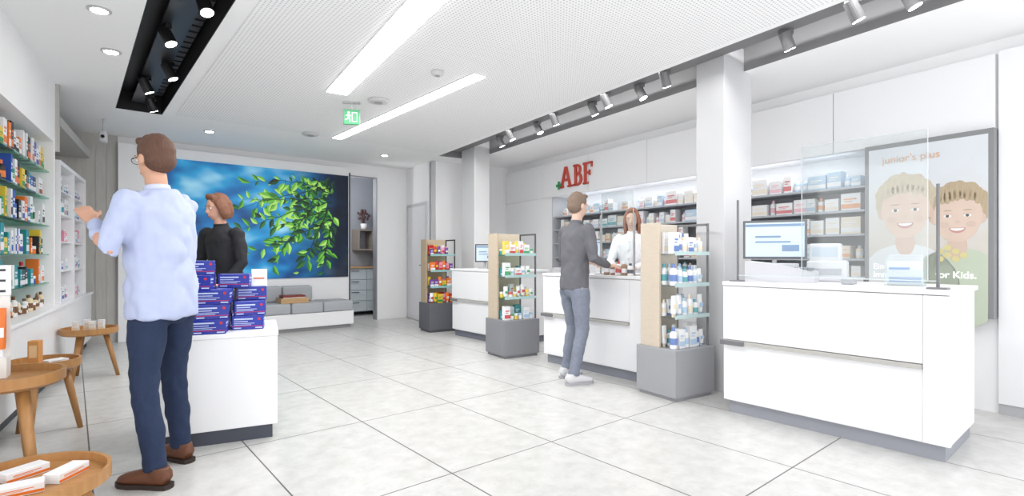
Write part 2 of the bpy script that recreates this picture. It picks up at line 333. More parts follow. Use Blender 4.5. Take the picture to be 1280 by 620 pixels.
# ------------------------------------------------------------ portrait display
t=thing('display_screen','large portrait advertising display with two smiling children on right wall','screen',W_R(2.25,5.16,.72),RW)
mb=MB(); mb.box(0,.88,0,.085,0,1.44,bev=.004); obj('housing',mb,mat(haze_over((35,36,40),.5),.4),t)
def tvmat():
    m=bpy.data.materials.new('advert_background'); m.use_nodes=True; nt=m.node_tree; b=nt.nodes['Principled BSDF']; L=nt.links
    tc=nt.nodes.new('ShaderNodeTexCoord'); sp=nt.nodes.new('ShaderNodeSeparateXYZ'); L.new(tc.outputs['Generated'],sp.inputs[0])
    nz=nt.nodes.new('ShaderNodeTexNoise'); nz.inputs['Scale'].default_value=5; L.new(tc.outputs['Object'],nz.inputs[0])
    ad=nt.nodes.new('ShaderNodeMath'); ad.operation='MULTIPLY_ADD'; ad.inputs[1].default_value=.35; L.new(nz.outputs[0],ad.inputs[0]); L.new(sp.outputs[2],ad.inputs[2])
    cr=nt.nodes.new('ShaderNodeValToRGB'); L.new(ad.outputs[0],cr.inputs[0]); e=cr.color_ramp.elements; e[0].position=.2; e[0].color=lin((180,178,168)); e[1].position=1.0; e[1].color=lin((216,220,226))
    x=e.new(.6); x.color=lin((212,206,198)); L.new(cr.outputs[0],b.inputs['Base Color']); b.inputs['Roughness'].default_value=.3; return m
mb=MB(); mb.box(.035,.845,-.003,0,.04,1.4); pic=obj('screen',mb,tvmat(),t)
def disc(mb,cx,cz,rx,rz,y,m=0,n=28,a0=0,a1=2*PI):
    full=abs(a1-a0-2*PI)<1e-6; nn=n if full else n-1
    M=Matrix.Translation((cx,y,cz))@Matrix.Rotation(PI/2,4,'X'); pts=[(max(.036,min(.844,cx+rx*math.cos(a0+(a1-a0)*k/nn)))-cx,rz*math.sin(a0+(a1-a0)*k/nn)) for k in range(n)]
    mb.prism(pts,0,.0004,m,M)
skn=mat((222,202,188),.5,var2=(214,188,172),scale=9); hr1=mat((212,202,182),.5,var2=(186,172,146),scale=30,stretch=(3,1,.6)); hr2=mat((198,180,152),.5,var2=(168,148,120),scale=30,stretch=(3,1,.6)); eye=mat((98,92,92),.5); lip=mat((200,150,142),.5); shirtA=mat((224,226,228),.5); shirtB=mat((196,206,186),.5); teeth=mat((240,240,238),.5); yel=mat((218,206,150),.5); shade=mat((214,190,176),.5)
mb=MB(); pr=random.Random(5)
for (cx,cz,s,hm,sm) in ((.31,.86,1.42,2,5),(.66,.79,1.25,3,6)):
    disc(mb,cx,cz-.45*s,.26*s,.25*s,-.0034,sm); disc(mb,cx,cz-.19*s,.05*s,.08*s,-.0037,9)
    for k in range(26):   # tousled hair behind and around the head
        a_=R(-25)+R(230)*k/25; disc(mb,cx+.12*s*math.cos(a_),cz+.05*s+.125*s*math.sin(a_),(.03+pr.random()*.02)*s,(.035+pr.random()*.02)*s,-.0042+.00002*k,hm,n=12)
    disc(mb,cx,cz+.05*s,.13*s,.14*s,-.0043,hm)
    for e_ in(-1,1): disc(mb,cx+e_*.122*s,cz-.02*s,.018*s,.03*s,-.0047,9)
    disc(mb,cx,cz+.005*s,.124*s,.135*s,-.0049,0); disc(mb,cx,cz-.055*s,.104*s,.11*s,-.00495,0)
    for k in range(9):   # fringe
        disc(mb,cx+(-.1+.025*k)*s,cz+(.135-.5*abs(k-4)*.012)*s,.02*s,(.026+pr.random()*.022)*s,-.0056,hm,n=12)
    for e_ in(-1,1):
        disc(mb,cx+e_*.05*s,cz+.0*s,.020*s,.009*s,-.0055,7); disc(mb,cx+e_*.05*s,cz+.0*s,.009*s,.009*s,-.0061,1); disc(mb,cx+e_*.05*s,cz+.012*s,.023*s,.004*s,-.0065,9); disc(mb,cx+e_*.05*s,cz+.034*s,.024*s,.0035*s,-.0055,3)
        disc(mb,cx+e_*.068*s,cz-.055*s,.026*s,.02*s,-.0055,9)
    disc(mb,cx,cz-.04*s,.013*s,.009*s,-.0055,9); disc(mb,cx,cz-.075*s,.042*s,.034*s,-.0055,4,a0=PI,a1=2*PI); disc(mb,cx,cz-.078*s,.035*s,.017*s,-.0061,7,a0=PI,a1=2*PI)
for k in range(7): disc(mb,.55+.05*(k%4),.45+.06*(k//4)+.03*(k%2),.028,.026,-.0056,8,n=6)
obj('picture',mb,[skn,eye,hr1,hr2,lip,shirtA,shirtB,teeth,yel,shade],t)
ORT=mat((226,178,144),.5); text("junior's plus",.085,ORT,t,(.14,-.0066,1.27),ext=.0005); WT=mat((250,250,250),.5,emit=.4)
text('for Kids.',.075,WT,t,(.52,-.0067,.30),ext=.0005,bold=.001); text('Ein',.07,WT,t,(.07,-.0062,.36),ext=.0005); text('Immun',.07,WT,t,(.07,-.0062,.29),ext=.0005)
# ------------------------------------------------------------ ABF sign in slab serif letters
RED=mat((208,80,64),.4,name='sign_red'); GRN=mat((60,150,96),.4)
t=thing('wall_sign','red three letter shop lettering with small green cross above dispensary shelves','sign',W_R(6.74,5.225,2.28),RW)
MX=Matrix.Rotation(PI/2,4,'X'); HH=.33; TK=.05; TH=.022
def stroke(mb,pts): mb.prism(pts,0,TH,0,MX)
mb=MB(); stroke(mb,[(.02,0),(.02+TK,0),(.15+TK*.35,HH),(.15-TK*.55,HH)]); stroke(mb,[(.24,0),(.24+TK,0),(.15+TK*.65,HH),(.15-TK*.3,HH)]); stroke(mb,[(.07,.1),(.24,.1),(.23,.14),(.085,.14)]); stroke(mb,[(-.015,0),(.1,0),(.1,.03),(-.015,.03)]); stroke(mb,[(.2,0),(.32,0),(.32,.03),(.2,.03)]); obj('letter',mb,RED,t)
def bowl(mb,cx,cz,rx,rz,w,a0,a1,n=14):
    for k in range(n):
        u0=a0+(a1-a0)*k/n; u1=a0+(a1-a0)*(k+1)/n
        stroke(mb,[(cx+rx*math.cos(u0),cz+rz*math.sin(u0)),(cx+rx*math.cos(u1),cz+rz*math.sin(u1)),(cx+(rx-w)*math.cos(u1),cz+(rz-w*.7)*math.sin(u1)),(cx+(rx-w)*math.cos(u0),cz+(rz-w*.7)*math.sin(u0))])
mb=MB(); bx=.345; stroke(mb,[(bx+.025,0),(bx+.025+TK,0),(bx+.025+TK,HH),(bx+.025,HH)]); stroke(mb,[(bx,0),(bx+.11,0),(bx+.11,.033),(bx,.033)]); stroke(mb,[(bx,HH-.033),(bx+.1,HH-.033),(bx+.1,HH),(bx,HH)]); stroke(mb,[(bx+.07,.165),(bx+.11,.165),(bx+.11,.198),(bx+.07,.198)]); bowl(mb,bx+.105,.0975,.10,.0975,.048,-PI/2,PI/2); bowl(mb,bx+.095,.2475,.085,.0825,.044,-PI/2,PI/2); obj('letter',mb,RED,t)
mb=MB(); fx=.575; stroke(mb,[(fx+.025,0),(fx+.025+TK,0),(fx+.025+TK,HH),(fx+.025,HH)]); stroke(mb,[(fx,0),(fx+.12,0),(fx+.12,.03),(fx,.03)]); stroke(mb,[(fx,HH-.035),(fx+.21,HH-.035),(fx+.21,HH),(fx,HH)]); stroke(mb,[(fx+.185,HH-.085),(fx+.21,HH-.085),(fx+.21,HH),(fx+.185,HH)]); stroke(mb,[(fx+.07,.15),(fx+.16,.15),(fx+.16,.183),(fx+.07,.183)]); stroke(mb,[(fx+.14,.125),(fx+.162,.125),(fx+.162,.208),(fx+.14,.208)]); obj('letter',mb,RED,t)
mb=MB(); mb.box(-.075,.055,-.034,-.023,.025,.068); mb.box(-.032,.012,-.034,-.023,-.02,.112); obj('green_cross',mb,GRN,t)
# ------------------------------------------------------------ counters
CW=AA-PI/2
def counter(u0,u1,v0,dep,label,haze):
    L=u1-u0; t=thing('service_counter',label,'counter',W('A',v0,u1,0),CW,'service counters')
    mb=MB(); mb.box(0,L,.02,dep,.09,.97,bev=.004); obj('body',mb,WHITE,t)
    mb=MB(); mb.box(-.01,L-.12,-.012,.02,.56,.965,bev=.003); obj('upper_front_panel',mb,WHITE,t)
    mb=MB(); mb.box(-.01,L-.12,-.003,.02,.1,.53,bev=.003); obj('lower_front_panel',mb,WHITE,t)
    mb=MB(); mb.box(L-.118,L+.01,-.012,.02,.1,.965,bev=.003); obj('end_panel',mb,WHITE,t)
    mb=MB(); mb.box(-.012,L-.12,-.03,.02,.53,.556,bev=.002); obj('bag_ledge',mb,mat(haze_over((150,145,138),.4),.4),t)
    mb=MB(); mb.box(-.02,.16,-.045,-.028,.522,.556,bev=.003); obj('handle',mb,mat(haze_over((40,40,46),.4),.4,.1),t)
    mb=MB(); mb.box(-.015,L+.015,-.02,dep+.02,.97,1.0,bev=.004); obj('countertop',mb,WHITE,t)
    mb=MB(); mb.box(.02,L-.02,.03,dep-.03,0,.09); obj('plinth',mb,mat(haze_over((95,98,112),haze),.5),t)
    return t
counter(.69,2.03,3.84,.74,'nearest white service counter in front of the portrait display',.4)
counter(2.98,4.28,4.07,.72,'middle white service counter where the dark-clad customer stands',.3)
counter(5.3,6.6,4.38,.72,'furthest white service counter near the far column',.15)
# ------------------------------------------------------------ shop display stands
def stand(p0,q0,w,d,bh,top,label,haze,combos,nm,kinds):
    t=thing('display_stand',label,'display stand',W_R(p0,q0,0),RR,'wooden display stands')
    mb=MB(); mb.box(0,w,0,d,0.03,bh,bev=.004); mb.box(.02,w-.02,.02,d-.02,0,.03); obj('base',mb,mat(haze_over((98,99,106),haze),.6),t)
    PW=mat(haze_over((196,176,150),haze*.8),.5,scale=4,stretch=(3,3,16),var2=haze_over((178,156,128),haze*.8))
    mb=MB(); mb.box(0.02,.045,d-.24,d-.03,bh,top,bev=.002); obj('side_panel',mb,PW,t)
    mb=MB(); mb.box(.045,w-.05,d-.07,d-.04,bh,top,bev=.002); obj('back_panel',mb,mat(haze_over((214,198,174),haze),.5,scale=4,stretch=(3,3,16),var2=haze_over((196,176,148),haze)),t)
    mb=MB()
    for y in(.05,d-.05): mb.box(w-.035,w-.02,y-.008,y+.008,bh,top)
    mb.box(w-.035,w-.02,.05,d-.05,top-.02,top); obj('metal_frame',mb,mat(haze_over((50,50,54),haze),.4,.3),t)
    hs=(top-bh)/4
    for k in range(1,4):
        mb=MB(); mb.box(.03,w-.035,.03,d-.07,bh+hs*k-.012,bh+hs*k); obj('glass_shelf',mb,SHELFGLASS if haze<.3 else GLASS,t)
        mb=MB(); mb.box(.03,w-.035,.026,.03,bh+hs*k-.012,bh+hs*k+.02); obj('shelf_lip',mb,mat(haze_over((150,190,190),haze),.2),t)
    for k in range(4):
        for r_,yy in ((0,.08),(1,.2)):
            fill('R',RR,'x',p0+yy,q0+.04 if r_==0 else q0+.06,q0+w-.045,bh+hs*k+(.001 if k==0 else 0),'%s level of %s stand %s'%(['bottom','second','third','top'][k],nm,'front row' if r_==0 else 'back row'),'products on the %s display stand'%nm,combos,kinds,haze=haze*.8,hr=(.1,.17) if haze<.3 else (.14,.19),wr=(.05,.08),gap=(.002,.012),skip=0)
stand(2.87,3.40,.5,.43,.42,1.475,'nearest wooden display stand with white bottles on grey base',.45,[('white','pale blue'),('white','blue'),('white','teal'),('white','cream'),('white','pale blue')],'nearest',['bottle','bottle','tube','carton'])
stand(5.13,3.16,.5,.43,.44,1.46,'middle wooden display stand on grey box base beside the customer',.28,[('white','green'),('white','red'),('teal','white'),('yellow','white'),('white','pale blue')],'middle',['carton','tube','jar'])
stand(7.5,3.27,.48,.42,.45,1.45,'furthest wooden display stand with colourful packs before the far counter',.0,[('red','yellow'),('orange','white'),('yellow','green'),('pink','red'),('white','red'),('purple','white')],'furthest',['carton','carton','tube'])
# ------------------------------------------------------------ counter equipment
def A3(u,v,z): return W('A',v,u,z)
def monitor(loc,rot,w,h,label,haze,up=.1):
    t=thing('monitor',label,'monitor',loc,rot)
    mb=MB(); mb.box(-w/2,w/2,-.015,.015,up,up+h,bev=.004); obj('bezel',mb,mat(haze_over((55,58,64),haze),.4),t)
    mb=MB(); mb.box(-w/2+.018,w/2-.018,-.0165,-.015,up+.018,up+h-.018); obj('screen',mb,mat(haze_over((196,212,226),haze*.4),.2,emit=.1),t)
    mb=MB(); mb.box(-w/2+.02,w/2-.02,-.018,-.0165,up+h-.05,up+h-.03); mb.box(-w*.3,w*.1,-.018,-.0165,up+h*.55,up+h*.6); mb.box(-w*.3,w*.25,-.018,-.0165,up+h*.42,up+h*.46); mb.box(w*.12,w*.38,-.018,-.0165,up+h*.2,up+h*.36); obj('screen_content',mb,mat(haze_over((110,140,176),haze*.6),.3),t)
    mb=MB(); mb.cyl((0,.03,.01),(0,.03,up+.1),.018); mb.box(-.1,.1,-.06,.1,0,.012,bev=.004); obj('foot',mb,mat(haze_over((190,190,194),haze),.3),t)
monitor(A3(1.87,4.32,1.0),R(-28),.46,.31,'flat monitor on the nearest counter beside the receipt printer',.25,.17)
monitor(A3(3.90,4.35,1.0),R(-10),.34,.28,'flat monitor on the middle counter in front of the customer',.4)
monitor(A3(6.1,4.6,1.0),R(5),.28,.26,'small dark flat monitor on the furthest counter',.1)
t=thing('cash_register','white low cash register with keypad on the nearest counter','cash register',A3(1.70,4.07,1.0),R(-38))
mb=MB(); mb.prism([(-.24,0),(.22,0),(.22,.08),(.0,.13),(-.24,.155)],-.11,.11,M=Matrix.Rotation(PI/2,4,'X')); obj('housing',mb,mat((208,208,213),.4),t)
mb=MB(); mb.box(-.06,.1,-.08,.06,.108,.14,bev=.01); obj('printer_lid',mb,mat((190,191,197),.4),t)
mb=MB(); [mb.box(.13+.025*i,.15+.025*i,-.09+.03*j,-.07+.03*j,.09,.11,bev=.002) for i in range(3) for j in range(4)]; obj('keypad',mb,mat((140,144,152),.5),t)
t=thing('till_unit','stepped white till unit right of the monitor on the nearest counter','till',A3(1.52,4.43,1.0),R(-38))
mb=MB(); mb.box(-.13,.13,-.09,.09,0,.16,bev=.015); mb.box(-.12,.09,-.04,.09,.15,.29,bev=.015); obj('housing',mb,mat((212,212,216),.4),t); mb=MB(); mb.box(-.1,.1,-.093,-.09,.05,.10); obj('slot_panel',mb,mat((170,172,178),.4),t); mb=MB(); mb.box(-.1,.07,-.043,-.04,.19,.26); obj('display',mb,mat((186,196,208),.3),t)
t=thing('card_terminal','small grey card payment terminal on the nearest counter edge','card terminal',A3(1.28,4.12,1.0),R(-40))
mb=MB(); mb.box(-.04,.04,-.08,.08,0,.04,bev=.01); obj('housing',mb,mat(haze_over((120,124,130),.5),.5),t); mb=MB(); mb.box(-.03,.03,.01,.06,.04,.043); obj('screen',mb,mat((200,215,225),.3),t)
t=thing('brochure_holder','clear brochure holder with white and blue leaflets on the nearest counter','brochure holder',A3(.98,4.2,1.0),R(-38))
mb=MB(); mb.box(-.11,.11,-.05,.05,0,.004); mb.box(-.11,.11,-.05,-.047,0,.1); mb.box(-.11,.11,.047,.05,0,.2); mb.box(-.11,-.107,-.05,.05,0,.14); mb.box(.107,.11,-.05,.05,0,.14); obj('acrylic_tray',mb,GLASS,t)
for k in range(3):
    o=thing('leaflet','%s leaflet in the clear brochure holder'%['front blue banded','middle blue banded','rear blue banded'][k],'leaflet',A3(.98,4.2,1.005)+Vector((.012*(-1+k),.024*(-1+k),0)),R(-38),'leaflets in the holder')
    mb=MB(); mb.box(-.1+k*.01,.09+k*.005,-.004,.004,0,.16+.02*k); obj('paper',mb,mat((220,222,226),.5),o); mb=MB(); mb.box(-.09+k*.01,.08,-.006,-.004,.02,.05); mb.box(-.09+k*.01,.02,-.006,-.004,.1,.115); obj('print',mb,mat((120,156,206),.5),o)
def screenpane(u0,u1,v,z1,label,haze,posts):
    L=u1-u0; t=thing('hygiene_screen',label,'hygiene screen',A3(u1,v,1.0),CW,'clear hygiene screens')
    mb=MB(); mb.box(0,L,-.003,.003,.05,z1-1.0); obj('pane',mb,GLASS,t)
    mb=MB(); h=z1-1.0; mb.box(-.003,.0,-.004,.004,.05,h); mb.box(L,L+.003,-.004,.004,.05,h); mb.box(-.003,L+.003,-.004,.004,h,h+.003); mb.box(posts[0],posts[1],-.004,.004,.044,.05); obj('polished_edge',mb,mat((212,220,222),.2),t)
    for x in posts:
        mb=MB(); mb.cyl((x,0,.0),(x,0,.62),.009); mb.box(x-.05,x+.05,-.04,.04,0,.01,bev=.003); obj('post',mb,mat(haze_over((45,45,50),haze),.4),t)
screenpane(.80,1.5,3.90,1.95,'clear hygiene screen with dark posts on the nearest counter',.4,(-.46,.75))
screenpane(3.2,3.6,4.25,1.85,'clear hygiene screen on the middle counter before the pharmacist',.6,(-.015,.415))
t=thing('cash_register','small white cash register on the middle counter left of the pharmacist','cash register',A3(4.12,4.56,1.0),CW); mb=MB(); mb.box(-.1,.1,-.1,.1,0,.12,bev=.015); obj('housing',mb,mat((222,222,224),.4),t); mb=MB(); mb.box(-.08,.08,-.02,.0,.12,.24,bev=.004); obj('display',mb,mat((190,195,200),.4),t)
t=thing('cash_register','small grey cash register on the furthest counter','cash register',A3(5.75,4.6,1.0),CW); mb=MB(); mb.box(-.13,.13,-.13,.13,0,.12,bev=.015); obj('housing',mb,mat((150,152,158),.4),t); mb=MB(); mb.box(-.1,.1,-.02,.0,.12,.2,bev=.004); obj('display',mb,mat((90,95,100),.4),t)
fill('A',CW,'y',4.14,3.12,3.5,1.0,'middle counter from near end','bottles on the middle counter',[('white','black'),('white','red'),('brown','white')],['bottle'],haze=.3,hr=(.12,.16),gap=(.01,.03))
# ------------------------------------------------------------ mural
def muralmat():
    m=bpy.data.materials.new('blue_forest_print'); m.use_nodes=True; nt=m.node_tree; b=nt.nodes['Principled BSDF']; L=nt.links
    tc=nt.nodes.new('ShaderNodeTexCoord'); sp=nt.nodes.new('ShaderNodeSeparateXYZ'); L.new(tc.outputs['Generated'],sp.inputs[0])
    mp=nt.nodes.new('ShaderNodeMapping'); mp.inputs['Scale'].default_value=(1,1,1.6); mp.inputs['Rotation'].default_value=(0,.5,0); L.new(tc.outputs['Object'],mp.inputs[0])
    nz=nt.nodes.new('ShaderNodeTexNoise'); nz.inputs['Scale'].default_value=1.5; nz.inputs['Detail'].default_value=2; L.new(mp.outputs[0],nz.inputs[0])
    cr=nt.nodes.new('ShaderNodeValToRGB'); e=cr.color_ramp.elements; e[0].position=.30; e[0].color=lin((4,62,118)); e[1].position=.72; e[1].color=lin((170,222,242))
    x=e.new(.43); x.color=lin((8,110,176)); x=e.new(.56); x.color=lin((40,158,212)); L.new(nz.outputs[0],cr.inputs[0])
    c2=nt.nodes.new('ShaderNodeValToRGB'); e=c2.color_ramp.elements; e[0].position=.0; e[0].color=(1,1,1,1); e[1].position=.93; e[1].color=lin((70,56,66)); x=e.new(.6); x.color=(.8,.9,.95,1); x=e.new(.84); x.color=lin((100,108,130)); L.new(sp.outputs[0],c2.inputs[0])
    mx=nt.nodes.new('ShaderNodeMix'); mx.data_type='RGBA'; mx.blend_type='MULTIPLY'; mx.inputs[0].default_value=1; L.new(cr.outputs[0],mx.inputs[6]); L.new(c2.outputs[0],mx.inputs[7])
    L.new(mx.outputs[2],b.inputs['Base Color']); L.new(mx.outputs[2],b.inputs['Emission Color']); b.inputs['Emission Strength'].default_value=.18; b.inputs['Roughness'].default_value=.5; return m  # print given a faint glow of its own for a backlit look
t=thing('wall_mural','large backlit-looking photo mural of green leaves on blue behind the sofa','mural',W('A',.94,8.975,.82),AA)
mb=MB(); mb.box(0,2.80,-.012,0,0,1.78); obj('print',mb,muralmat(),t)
rnd=random.Random(11)
mb=MB(); br=MB()
branches=[((2.55,1.55),(1.9,1.45),(.75,1.0)),((2.5,1.3),(1.9,1.15),(.95,.72)),((2.5,1.0),(2.0,.75),(1.2,.4)),((2.5,1.4),(2.1,1.72),(1.2,1.52)),((2.45,1.2),(2.2,.6),(1.95,.1)),((2.55,1.1),(2.4,.6),(2.35,.1)),((2.45,1.35),(1.8,1.3),(1.1,1.25)),((2.5,1.4),(2.45,1.6),(2.15,1.7)),((2.2,1.2),(1.9,.9),(1.55,.22)),((2.5,1.2),(2.2,1.05),(1.6,.85))]
for b0,b1,b2 in branches:
    prev=None; N=15
    for k in range(N+1):
        tt=k/N; x=b0[0]*(1-tt)**2+2*b1[0]*tt*(1-tt)+b2[0]*tt*tt; z=b0[1]*(1-tt)**2+2*b1[1]*tt*(1-tt)+b2[1]*tt*tt+.012*math.sin(k*1.9)
        if prev:
            br.cyl((prev[0],-.0145,prev[1]),(x,-.0145,z),.008*(1.25-tt),n=5)
            d_=math.atan2(z-prev[1],x-prev[0])
            for s in(-1,1):
                for rep in range(2 if tt<.75 else 1):
                    if rnd.random()<.36: continue
                    ln=rnd.uniform(.08,.21); wd=ln*rnd.uniform(.17,.28); an=d_+s*rnd.uniform(.3,1.3)
                    so=rnd.uniform(.01,.10)*rep; cx=x+so*math.cos(an); cz=z+so*math.sin(an)
                    if so>.02: br.cyl((x,-.0128,z),(cx,-.0128,cz),.003,n=4)
                    if cz+ln*math.sin(an)>1.74 or cz+ln*math.sin(an)<.04: continue
                    if cx+ln*math.cos(an)>2.74: continue
                    lay_=rnd.uniform(0,.0018); bd=rnd.uniform(-.12,.12)*ln
                    up_=[(0,0),(ln*.2,wd*.62+bd*.5),(ln*.45,wd+bd),(ln*.75,wd*.6+bd*.6),(ln,0),(ln*.5,bd)]; lo_=[(ln,0),(ln*.75,-wd*.6+bd*.6),(ln*.45,-wd+bd),(ln*.2,-wd*.62+bd*.5),(0,0),(ln*.5,bd)]
                    M=Matrix.Translation((cx,-.013-lay_,cz))@Matrix.Rotation(PI/2,4,'X')@Matrix.Rotation(an,4,'Z')
                    g=rnd.random()*1.05-(x-1.8)*.25
                    c_=0 if g>.68 else (1 if g>.36 else (2 if g>.14 else 3))
                    mb.prism(up_,0,.0002,c_,M); mb.prism(lo_,0,.0002,min(4,c_+1),M)
        prev=(x,z)
obj('leaf_print',mb,[mat((180,228,116),.5,emit=.15),mat((112,196,62),.5,emit=.1),mat((58,138,52),.5),mat((26,88,46),.5),mat((12,52,36),.5)],t); obj('branch_print',br,mat((38,46,34),.6),t)  # lighter leaves also glow faintly by themselves
# ------------------------------------------------------------ sofa
GF=mat((176,179,184),.85,bump=.2,scale=80,name='grey_upholstery')
t=thing('bench_sofa','white bench sofa with grey cushions below the leaf mural','sofa',W('A',1.6,8.4,0),AA)
mb=MB(); mb.box(0,2.0,0,.56,.06,.28,bev=.006); obj('base',mb,WHITE,t); mb=MB(); mb.box(.04,1.96,.04,.5,0,.06); obj('plinth',mb,mat((150,150,152)),t)
for k in range(4):
    mb=MB(); mb.box(.5*k+.004,.5*k+.496,0.005,.55,.28,.45,bev=.03,seg=4); obj('seat_cushion',mb,GF,t,True)
for k in range(3):
    mb=MB(); mb.box(.48*k+.02,.48*k+.49,.38,.55,.45,.70,bev=.035,seg=4); obj('back_cushion',mb,GF,t,True)
t=thing('wooden_tray','small wooden tray with red booklets on the bench sofa','tray',W('A',2.45,8.42,.451),AA)
mb=MB(); mb.box(0,.42,0,.28,0,.02); mb.box(0,.42,0,.015,.02,.08); mb.box(0,.42,.265,.28,.02,.08); mb.box(0,.015,.015,.265,.02,.08); mb.box(.405,.42,.015,.265,.02,.08); obj('body',mb,WOOD,t)
o=thing('booklet','dark red booklet stack lying in the wooden tray on the sofa','booklet',W('A',2.49,8.46,.472),AA); mb=MB(); mb.box(0,.34,0,.2,0,.1,bev=.003); obj('cover',mb,mat((130,50,44),.5),o); mb=MB(); mb.box(.0,.345,-.002,.0,.02,.07); obj('pages',mb,mat((225,215,205)),o)
# kitchen
t=thing('kitchen_cabinet','blue grey kitchen drawer cabinet seen through the far doorway','cabinet',W('A',4.0,9.92,0),AA)
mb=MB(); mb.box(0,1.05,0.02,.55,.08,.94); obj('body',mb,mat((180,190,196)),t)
for k in range(4):
    dr=MB(); dr.box(.01,.52,0,.018,.09+k*.21,.29+k*.21,bev=.003); dr.box(.53,1.04,0,.018,.09+k*.21,.29+k*.21,bev=.003); d_=obj('drawer_front',dr,mat((206,216,220),.4),t)
    h_=MB(); h_.box(.2,.36,-.015,0,.25+k*.21,.262+k*.21); h_.box(.7,.86,-.015,0,.25+k*.21,.262+k*.21); obj('handle',h_,mat((90,92,98),.4,.5),d_)
mb=MB(); mb.box(-.02,1.08,-.03,.56,.94,.97); obj('worktop',mb,WOOD,t)
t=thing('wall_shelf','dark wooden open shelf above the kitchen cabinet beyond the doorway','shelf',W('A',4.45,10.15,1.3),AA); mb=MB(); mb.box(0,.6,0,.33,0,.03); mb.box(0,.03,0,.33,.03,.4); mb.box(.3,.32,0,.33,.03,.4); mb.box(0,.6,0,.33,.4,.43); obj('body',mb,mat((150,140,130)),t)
t=thing('potted_plant','small reddish dried plant in white pot on shelf beyond the doorway','plant',W('A',4.62,10.28,1.731),AA)
mb=MB(); mb.lathe([(.04,0),(.06,.02),(.07,.12),(.06,.12)],16); obj('pot',mb,WHITE,t,True)
mb=MB()
for k in range(26):
    a_=rnd.uniform(0,2*PI); rr_=rnd.uniform(.05,.14); zz_=rnd.uniform(.22,.42); mb.cyl((0,0,.1),(rr_*math.cos(a_),rr_*math.sin(a_),zz_),.003,n=4); mb.ball((rr_*math.cos(a_),rr_*math.sin(a_),zz_),(.022,.022,.03),n=6)
obj('foliage',mb,mat((96,66,66)),t)
# ------------------------------------------------------------ white promo table + blue boxes
TA=R(25.5); TC=Vector((-1.575,3.47,0))
def T3(x,y,z=0): return TC+Vector((x*math.cos(TA)-y*math.sin(TA),x*math.sin(TA)+y*math.cos(TA),z))
t=thing('promotion_table','white cube display table behind the man, stacked with blue cartons','table',T3(0,0),TA)
mb=MB(); mb.box(-.68,.02,-.02,.64,.09,.67,bev=.004); obj('body',mb,WHITE,t)
mb=MB(); mb.box(-.685,.025,-.025,.645,.67,.70,bev=.004); obj('tabletop',mb,WHITE,t)
mb=MB(); mb.box(-.65,-.01,0.0,.6,0,.09); obj('plinth',mb,DARKBASE,t)
BL=mat((36,52,164),.35,var=.08,name='blue_carton'); BP=mat((205,216,242),.4); RD=mat((210,40,60),.4)
t0=None; BH=.092
def blue(x,y,lvl,rz,label):
    global t0
    loc=T3(x,y,.7005+lvl*(BH+.0008)); 
    if t0 is None:
        t0=thing('blue_carton',label,'carton',loc,TA+R(rz),'blue cartons on the white table')
        mb=MB(); mb.box(-.095,.095,-.065,.065,0,BH,bev=.002,seg=1); obj('box',mb,BL,t0)
        mb=MB(); f=-.0662; g=-.065
        mb.box(-.083,.03,f,g,.066,.075); mb.box(-.083,-.0,f,g,.052,.057); mb.box(-.083,.04,f,g,.040,.0435); mb.box(-.083,.02,f,g,.030,.0335); mb.box(.045,.088,f,g,.008,.015); mb.box(-.083,-.04,f,g,.008,.015); mb.box(.095,.0962,-.05,.05,.06,.07); mb.box(.095,.0962,-.05,.02,.042,.048)
        mb.box(-.08,.05,-.04,-.025,BH,BH+.0004)
        obj('white_print',mb,BP,t0)
        mb=MB(); mb.cyl((.068,f,.07),(.068,g,.07),.009); mb.box(-.095,.095,f+.0003,g,.021,.0245); obj('red_emblem',mb,RD,t0)
    else: dup(t0,loc,TA+R(rz),label)
lay=[(0,[(-.575,.06,0),(-.372,.055,-3),(-.575,.21,0),(-.37,.205,2),(-.155,.20,-3),(-.575,.36,0),(-.37,.36,0),(-.155,.355,2),(-.57,.52,0),(-.36,.52,0)]),
 (1,[(-.572,.075,-2),(-.365,.07,4),(-.57,.225,1),(-.365,.225,-1),(-.15,.22,5),(-.57,.38,0),(-.36,.38,0),(-.145,.38,-4)]),
 (2,[(-.56,.085,3),(-.352,.09,-4),(-.56,.24,0),(-.35,.245,3),(-.14,.37,2),(-.55,.4,0),(-.35,.41,0)]),
 (3,[(-.46,.10,-4),(-.45,.26,3),(-.24,.30,-6)]),(4,[(-.45,.2,5)])]
rown=['bottom','second','third','fourth','top']
for lv,L_ in lay:
    for k,(x,y,rz) in enumerate(L_):
        blue(x,y,lv,rz,'blue carton with white lettering, %s in the %s layer of the stack'%(ordn(k),rown[lv]))
t=thing('tent_card','white tent card with orange print standing on the blue cartons','sign',T3(-.09,.37,.7005+3*(BH+.0008)+.002),TA+R(-5))
mb=MB(); mb.prism([(-.03,0),(.03,0),(.004,.12),(-.004,.12)],-.05,.05,M=Matrix.Rotation(PI/2,4,'Z')@Matrix.Rotation(PI/2,4,'X')); obj('card',mb,WHITE,t)
mb=MB(); mb.box(-.035,.035,-.022,-.016,.05,.06,M=None); obj('print',mb,mat((225,120,60)),t)
